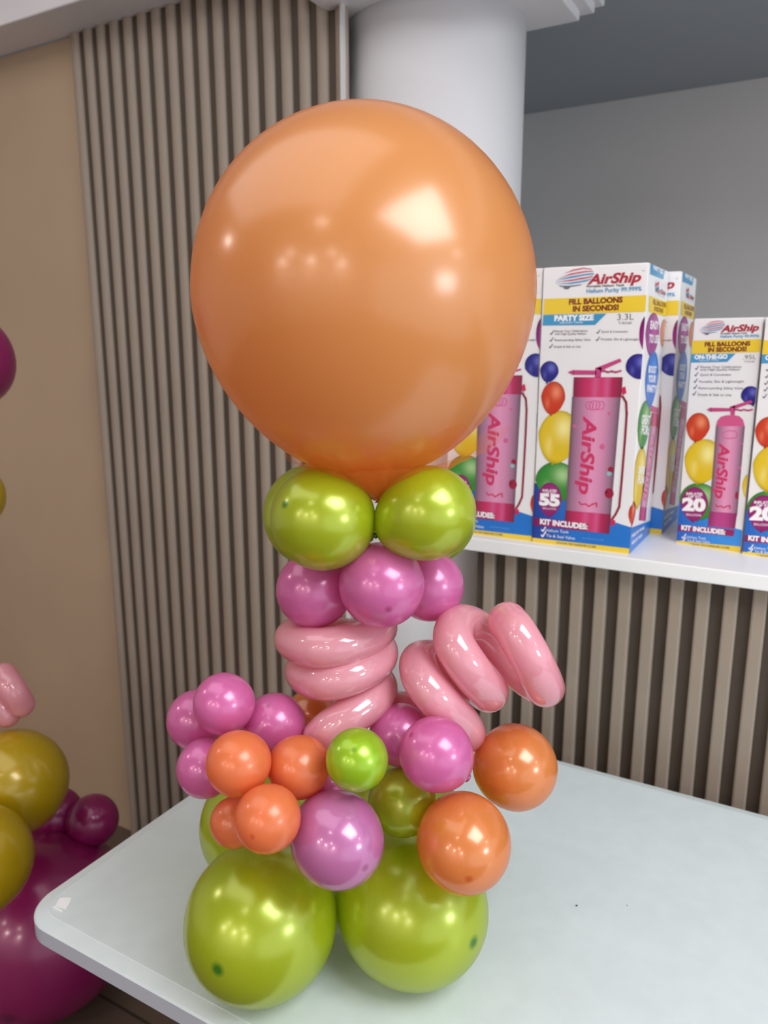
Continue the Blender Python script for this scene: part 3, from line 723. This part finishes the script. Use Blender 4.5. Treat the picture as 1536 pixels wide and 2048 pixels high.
def tube_balloon(name, pts, r, mat, label, group, nu=28, knot_start=True):
    """long twisting balloon: round tube along pts with domed ends"""
    path = catmull(pts)
    bm = bmesh.new()
    uvl = bm.loops.layers.uv.new('UVMap')
    n = len(path)
    dist = [0.0]
    for a, b in zip(path, path[1:]):
        dist.append(dist[-1] + (b - a).length)
    total = dist[-1]
    up = Vector((0.3, 0.2, 0.93))
    rings = []
    dome = 9
    t0 = (path[1] - path[0]).normalized()
    t1 = (path[-1] - path[-2]).normalized()
    seq = []
    for k in range(dome):
        a = math.pi / 2 * (k + 0.35) / dome
        seq.append((path[0] - t0 * r * math.cos(a), t0, r * math.sin(a)))
    for i, p in enumerate(path):
        t = (path[min(i + 1, n - 1)] - path[max(i - 1, 0)]).normalized()
        seq.append((p, t, r))
    for k in range(dome - 1, -1, -1):
        a = math.pi / 2 * (k + 0.35) / dome
        seq.append((path[-1] + t1 * r * math.cos(a), t1, r * math.sin(a)))
    for c, t, rr in seq:
        nrm = up - t * up.dot(t)
        if nrm.length < 1e-4:
            nrm = t.orthogonal()
        nrm.normalize()
        up = nrm
        bi = t.cross(nrm)
        rings.append([bm.verts.new(c + (nrm * math.cos(2 * math.pi * i / nu) + bi * math.sin(2 * math.pi * i / nu)) * rr) for i in range(nu)])
    for q, (a, b) in enumerate(zip(rings, rings[1:])):
        for i in range(nu):
            f = bm.faces.new((a[i], a[(i + 1) % nu], b[(i + 1) % nu], b[i]))
            f.smooth = True
            for l in f.loops:
                l[uvl].uv = (0.5, 0.5)
    bm.faces.new(rings[0][::-1])
    bm.faces.new(rings[-1])
    o = from_bm(name, bm, mat)
    tag(o, label, 'balloon', group)
    if knot_start:
        kb = bmesh.new()
        tip = path[0] - t0 * r
        q = (-t0).to_track_quat('Z', 'Y').to_matrix().to_4x4()
        for rad, z0, dep in ((0.0022, 0.003, 0.007), (0.0036, 0.0075, 0.004), (0.003, 0.011, 0.003)):
            bmesh.ops.create_cone(kb, cap_ends=True, segments=14, radius1=rad, radius2=rad * 0.85, depth=dep,
                                  matrix=Matrix.Translation(tip) @ q @ Matrix.Translation((0, 0, z0 - 0.002)))
        k = from_bm('knot', kb, LATEX['coral'], o, True)
        k['label'] = 'tiny dark pink knot'
    return o


G_T = 'balloons of the table centrepiece'
tube_balloon('twisting_balloon', LEFT_COIL, 0.0262, LATEX['blush'],
             'pale pink long balloon coiled in stacked turns under the three pink balloons', G_T, knot_start=False)
tube_balloon('twisting_balloon', RIGHT_COIL, 0.0266, LATEX['blush'],
             'pale pink long balloon curling outward like a pig tail on the right side', G_T)
for pts, lab in zip(FLOOR_COILS, ('blurred pale pink curled balloon above the upper yellow balloon at left',
                                  'blurred pale pink balloon curl cut by the left frame edge')):
    tube_balloon('twisting_balloon', pts, 0.03, LATEX['blush'], lab, 'balloons of the floor sculpture', knot_start=False)


# ------------------------------------------------------------------ tulle gathered at the giant balloon's neck
def tulle_material():
    """fine net: mostly open, denser where it is gathered (u = distance from the knot)"""
    m = bpy.data.materials.new('orange_tulle')
    m.use_nodes = True
    nt = m.node_tree
    out = nt.nodes['Material Output']
    nt.nodes.remove(nt.nodes['Principled BSDF'])
    uv = nt.nodes.new('ShaderNodeUVMap')
    uv.uv_map = 'UVMap'
    sep = nt.nodes.new('ShaderNodeSeparateXYZ')
    rp = nt.nodes.new('ShaderNodeMapRange')
    rp.inputs['From Min'].default_value = 0.0
    rp.inputs['From Max'].default_value = 1.0
    rp.inputs['To Min'].default_value = 0.85
    rp.inputs['To Max'].default_value = 0.12
    df = nt.nodes.new('ShaderNodeBsdfDiffuse')
    tl = nt.nodes.new('ShaderNodeBsdfTranslucent')
    df.inputs[0].default_value = tl.inputs[0].default_value = lin(255, 150, 64)
    tr = nt.nodes.new('ShaderNodeBsdfTransparent')
    h = nt.nodes.new('ShaderNodeMixShader')
    h.inputs[0].default_value = 0.5
    mx = nt.nodes.new('ShaderNodeMixShader')
    nt.links.new(uv.outputs['UV'], sep.inputs['Vector'])
    nt.links.new(sep.outputs['X'], rp.inputs['Value'])
    nt.links.new(rp.outputs['Result'], mx.inputs[0])
    nt.links.new(df.outputs[0], h.inputs[1])
    nt.links.new(tl.outputs[0], h.inputs[2])
    nt.links.new(tr.outputs[0], mx.inputs[1])
    nt.links.new(h.outputs[0], mx.inputs[2])
    nt.links.new(mx.outputs[0], out.inputs['Surface'])
    return m


bm = bmesh.new()
uvl = bm.loops.layers.uv.new('UVMap')
oc, oR = Vector(TABLE_BALLOONS[0][2]), TABLE_BALLOONS[0][3]
nk = Vector(NECK)
nn, nr = 160, 20
rnd = random.Random(3)
ph = [rnd.uniform(0, 6.28) for _ in range(4)]
grid = []
for j in range(nr + 1):
    row = []
    for i in range(nn):
        a = 2 * math.pi * i / nn
        f = j / nr
        away = math.cos(a - math.radians(29.8))
        reach = 0.100 + 0.012 * math.sin(3 * a + ph[0]) + 0.006 * math.sin(7 * a + ph[1])
        reach += 0.05 * max(0.0, away) ** 14
        d = 0.006 + reach * f
        px, py = nk.x + d * math.cos(a), nk.y + d * math.sin(a)
        hx = math.hypot(px - oc.x, py - oc.y)
        zb = oc.z - math.sqrt(max(0.0, (oR * 1.055) ** 2 - hx * hx)) - 0.003
        ruf = math.sin(11 * a + ph[2] + 2.0 * f) * 0.5 + math.sin(19 * a + ph[3]) * 0.3
        zz = zb + 0.006 * f * (ruf - 0.8) - 0.03 * max(0.0, away) ** 14 * f * f
        low = nk.z - 0.010
        zz = low + (zz - low) * min(1.0, (f * 1.5) ** 0.8)
        row.append(bm.verts.new((px, py, zz)))
    grid.append(row)
for j in range(nr):
    for i in range(nn):
        k = (i + 1) % nn
        f = bm.faces.new((grid[j][i], grid[j][k], grid[j + 1][k], grid[j + 1][i]))
        f.smooth = True
        for l, uu in zip(f.loops, (j, j, j + 1, j + 1)):
            l[uvl].uv = (uu / nr, 0.5)
tag(from_bm('tulle_ruffle', bm, tulle_material()), 'thin orange tulle gathered between the giant balloon and the lime balloons', 'tulle')


# ------------------------------------------------------------------ printed cartons
INK = {k: lin(*v) for k, v in {
    'hull': (222, 226, 234), 'logored': (206, 70, 88), 'logoblue': (78, 150, 184), 'shade': (110, 112, 122), 'brand': (176, 34, 62),
    'black': (50, 46, 48), 'blue': (86, 160, 206), 'grey': (120, 118, 120), 'yellow': (238, 204, 58), 'maroon': (116, 24, 44),
    'skyblue': (66, 152, 198), 'white': (248, 248, 248), 'text': (98, 92, 94), 'paleblue': (130, 180, 226),
    'navy': (30, 56, 140), 'navy2': (38, 88, 178), 'blue2': (38, 118, 204), 'blue3': (56, 142, 222),
    'badge': (158, 42, 118), 'badge2': (120, 22, 88), 'maroon2': (150, 30, 84),
    'tk0': (112, 84, 98), 'tk1': (160, 116, 142), 'tk2': (214, 142, 178), 'tk3': (232, 156, 192),
    'cp0': (126, 40, 70), 'cp1': (184, 46, 92), 'cp2': (206, 60, 108), 'cp3': (212, 90, 140),
    'bc0': (136, 44, 92), 'bc1': (186, 70, 136), 'lever': (200, 70, 130), 'strap': (150, 44, 66), 'logored2': (206, 44, 88),
    'tanktext': (208, 56, 104), 'tanklogo': (214, 96, 148), 'cherry': (156, 34, 66), 'leaf': (140, 190, 190)}.items()}
BALLOON_INK = {k: (lin(*a), lin(*b)) for k, (a, b) in {
    'pblue': ((36, 36, 130), (110, 116, 206)), 'pred': ((206, 58, 32), (244, 150, 110)), 'pyellow': ((226, 192, 36), (250, 240, 160)),
    'pgreen': ((52, 140, 52), (176, 214, 150)), 'ppurple': ((152, 30, 128), (206, 90, 180)), 'badge': ((150, 36, 112), (172, 66, 138)),
    'pcoral': ((222, 120, 66), (240, 160, 110)), 'pskyb': ((48, 116, 206), (110, 170, 240))}.items()}


def ink_material():
    m = material('printed_ink', (255, 255, 255), 0.3)
    nt = m.node_tree
    at = nt.nodes.new('ShaderNodeAttribute')
    at.attribute_name = 'Col'
    nt.links.new(at.outputs['Color'], nt.nodes['Principled BSDF'].inputs['Base Color'])
    return m


INK_MAT = ink_material()


def clip(poly, w, h):
    for axis, lim, sign in ((0, 0.0, 1), (0, w, -1), (1, 0.0, 1), (1, h, -1)):
        res = []
        for i, p in enumerate(poly):
            q = poly[(i + 1) % len(poly)]
            dp, dq = sign * (p[axis] - lim), sign * (q[axis] - lim)
            if dp >= 0:
                res.append(p)
            if dp * dq < 0:
                t = dp / (dp - dq)
                res.append(tuple(a + (b - a) * t for a, b in zip(p, q)))
        poly = res
        if len(poly) < 3:
            return []
    return poly


def mix(a, b, t):
    return tuple(x + (y - x) * t for x, y in zip(a, b))


class Print:
    """flat inked shapes on one carton face; u across, v up, in millimetres"""
    def __init__(self, w, h, place):
        self.w, self.h, self.place = w, h, place
        self.v, self.f, self.c = [], [], []

    def face(self, pts, layer, col):
        pts = clip([tuple(p) for p in pts], self.w, self.h)
        if len(pts) < 3:
            return
        i0 = len(self.v)
        for p in pts:
            self.v.append(self.place(p[0] / 1000, p[1] / 1000, 0.0004 + 0.00012 * layer))
            self.c.append(col(p) if callable(col) else col)
        self.f.append(tuple(range(i0, i0 + len(pts))))

    def raw(self, verts, faces, layer, col):
        i0 = len(self.v)
        for p in verts:
            self.v.append(self.place(p[0] / 1000, p[1] / 1000, 0.0004 + 0.00012 * layer))
            self.c.append(col)
        self.f += [tuple(i + i0 for i in f) for f in faces]

    def build(self, name, parent):
        me = bpy.data.meshes.new(name)
        me.from_pydata(self.v, [], self.f)
        a = me.color_attributes.new('Col', 'FLOAT_COLOR', 'POINT')
        for i, c in enumerate(self.c):
            a.data[i].color = c
        return link(name, me, INK_MAT, parent)


def text_polys(s, bold, shear):
    cu = bpy.data.curves.new('lettering', 'FONT')
    cu.body = s
    cu.size = 1.0
    cu.offset = bold
    cu.shear = shear
    cu.resolution_u = 3
    ob = bpy.data.objects.new('lettering', cu)
    COL.objects.link(ob)
    dg = bpy.context.evaluated_depsgraph_get()
    me = bpy.data.meshes.new_from_object(ob.evaluated_get(dg))
    vs = [(v.co.x, v.co.y) for v in me.vertices]
    fs = [tuple(p.vertices) for p in me.polygons]
    bpy.data.objects.remove(ob)
    bpy.data.curves.remove(cu)
    bpy.data.meshes.remove(me)
    return vs, fs


def draw(pr, e):
    k, layer = e[0], e[2]
    if k == 'poly':
        pr.face(e[4], layer, INK[e[3]])
    elif k == 'grad':
        a, b, c, d = e[3]
        st = e[4]
        for (t0, c0), (t1, c1) in zip(st, st[1:]):
            sub = 4
            for q in range(sub):
                s0, s1 = t0 + (t1 - t0) * q / sub, t0 + (t1 - t0) * (q + 1) / sub
                k0, k1 = mix(INK[c0], INK[c1], q / sub), mix(INK[c0], INK[c1], (q + 1) / sub)
                quad = [mix(a, b, s0), mix(a, b, s1), mix(d, c, s1), mix(d, c, s0)]
                pr.face(quad, layer, mix(k0, k1, 0.5))
    elif k in ('balloon', 'ell'):
        cx, cy = e[4]
        rx, ry, tilt = e[5], e[6], math.radians(e[7])
        n = 36
        drop = 0.16 if k == 'balloon' else 0.0

        def pt(t, s):
            x = math.sin(t) * (1 - drop * max(0.0, -math.cos(t)) ** 0.8 * 1.2)
            y = math.cos(t)
            x, y = x * rx * s, y * ry * s
            return (cx + x * math.cos(tilt) - y * math.sin(tilt), cy + x * math.sin(tilt) + y * math.cos(tilt))
        if k == 'ell':
            pr.face([pt(2 * math.pi * i / n, 1) for i in range(n)], layer, INK[e[3]])
            return
        base, hi = BALLOON_INK[e[3]]

        def colour(p):
            dx, dy = (p[0] - (cx + 0.25 * rx)) / rx, (p[1] - (cy + 0.35 * ry)) / ry
            g = math.exp(-(dx * dx + dy * dy) / 0.16)
            dx2, dy2 = (p[0] - (cx - 0.45 * rx)) / rx, (p[1] - (cy - 0.3 * ry)) / ry
            g = max(g * 0.9, 0.45 * math.exp(-(dx2 * dx2 / 0.03 + dy2 * dy2 / 0.12)))
            rim = ((p[0] - cx) / rx) ** 2 + ((p[1] - cy) / ry) ** 2
            b = mix(base, tuple(c * 0.55 for c in base[:3]) + (1,), max(0.0, rim - 0.72) / 0.28 * 0.7)
            return mix(b, hi, g)
        rr = [0.0, 0.12, 0.25, 0.4, 0.55, 0.68, 0.8, 0.9, 0.96, 1.0]
        for s0, s1 in zip(rr, rr[1:]):
            for i in range(n):
                t0, t1 = 2 * math.pi * i / n, 2 * math.pi * (i + 1) / n
                quad = [pt(t0, s1), pt(t1, s1), pt(t1, s0), pt(t0, s0)] if s0 > 0 else [pt(t0, s1), pt(t1, s1), (cx, cy)]
                pr.face(quad, layer, colour)
        kx, ky = pt(math.pi, 1.0)
        pr.face([(kx - 1.5, ky + 1), (kx + 1.5, ky + 1), (kx + 2.2, ky - 3), (kx - 2.2, ky - 3)], layer, mix(base, (0, 0, 0, 1), 0.3))
    elif k == 'stroke':
        w, pts = e[4] / 2, e[5]
        for a, b in zip(pts, pts[1:]):
            dx, dy = b[0] - a[0], b[1] - a[1]
            L = math.hypot(dx, dy) or 1
            nx, ny = -dy / L * w, dx / L * w
            ex, ey = dx / L * w * 0.4, dy / L * w * 0.4
            pr.face([(a[0] - ex + nx, a[1] - ey + ny), (b[0] + ex + nx, b[1] + ey + ny), (b[0] + ex - nx, b[1] + ey - ny), (a[0] - ex - nx, a[1] - ey - ny)], layer, INK[e[3]])
    elif k == 'text':
        col, s, a, b, h, bold, shear = e[3:]
        vs, fs = text_polys(s, bold, shear)
        x0, x1 = min(v[0] for v in vs), max(v[0] for v in vs)
        cap = 0.70
        dx, dy = b[0] - a[0], b[1] - a[1]
        L = math.hypot(dx, dy)
        ux, uy = dx / L, dy / L
        sx, sy = L / (x1 - x0), h / cap
        out = [(a[0] + ux * (x - x0) * sx - uy * y * sy, a[1] + uy * (x - x0) * sx + ux * y * sy) for x, y in vs]
        ok = [f for f in fs if all(0 <= out[i][0] <= pr.w and 0 <= out[i][1] <= pr.h for i in f)]
        pr.raw(out, ok, layer, INK[col])


ORDER = ('brand_logo', 'slogan_band', 'size_label', 'feature_list', 'base_band', 'tank_picture', 'balloon_picture', 'balloon_count_badge', 'kit_label', 'side_print')


def carton(loc, rz, w, d, h, front, side):
    """tuck-top carton: shell, lid flap and printed artwork on front and right side"""
    root = empty('carton', loc, rz)
    bm = bmesh.new()
    add_box(bm, (0, 0, 0), (w, d, h - 0.0015), 0.0012)
    from_bm('shell', bm, M['carton'], root)
    bm = bmesh.new()
    e = 0.006
    add_prism(bm, [(e * 0.3, 0.002), (w - e * 0.3, 0.002), (w - e * 0.3, d - 0.001), (e * 0.3, d - 0.001)], h - 0.0015, h)
    from_bm('lid', bm, M['carton'], root)
    fp = lambda u, v, o: (u, -o, v)
    sp = lambda u, v, o: (w + o, u, v)
    for part in ORDER:
        art = [x for x in front if x[1] == part]
        if part == 'balloon_picture':
            for x in art:
                pr = Print(w * 1000, h * 1000, fp)
                draw(pr, x)
                if pr.f:
                    pr.build('balloon_picture', root)
        elif art:
            pr = Print(w * 1000, h * 1000, fp)
            for x in art:
                draw(pr, x)
            pr.build(part, root)
    if side:
        pr = Print(d * 1000, h * 1000, sp)
        for x in side:
            draw(pr, x)
        # artwork that runs round the corner onto the front
        pr.build('side_print', root)
    return root


def copy_thing(o):
    c = o.copy()
    COL.objects.link(c)
    for ch in list(o.children):
        k = ch.copy()
        COL.objects.link(k)
        k.parent = c
    return c


SZ = 1.188
big = carton((-0.5295, 1.573, SZ), 0, 0.2055, 0.2045, 0.57, PARTY_FRONT, PARTY_SIDE)
tag(big, 'tall white carton numbered 55 standing in front, fully visible beside the giant balloon', 'box', 'tall 3.3L cartons on the shelf')
c = copy_thing(big)
c.location = (-0.7375, 1.576, SZ)
tag(c, 'tall white carton half hidden by the giant balloon, left of the carton numbered 55', 'box', 'tall 3.3L cartons on the shelf')
c = copy_thing(big)
c.location = (-0.5045, 1.783, SZ)
tag(c, 'tall white carton standing directly behind the carton numbered 55, its side showing', 'box', 'tall 3.3L cartons on the shelf')
small = carton((-0.257, 1.721, SZ), math.radians(-9.9), 0.131, 0.131, 0.47, GO_FRONT, None)
tag(small, 'shorter white carton numbered 20, wholly in view, right of the tall ones', 'box', 'short .95L cartons on the shelf')
c = copy_thing(small)
c.location = (-0.1235, 1.6905, SZ)
c.rotation_euler = (0, 0, math.radians(-8.5))
tag(c, 'shorter white carton cut by the right frame edge', 'box', 'short .95L cartons on the shelf')
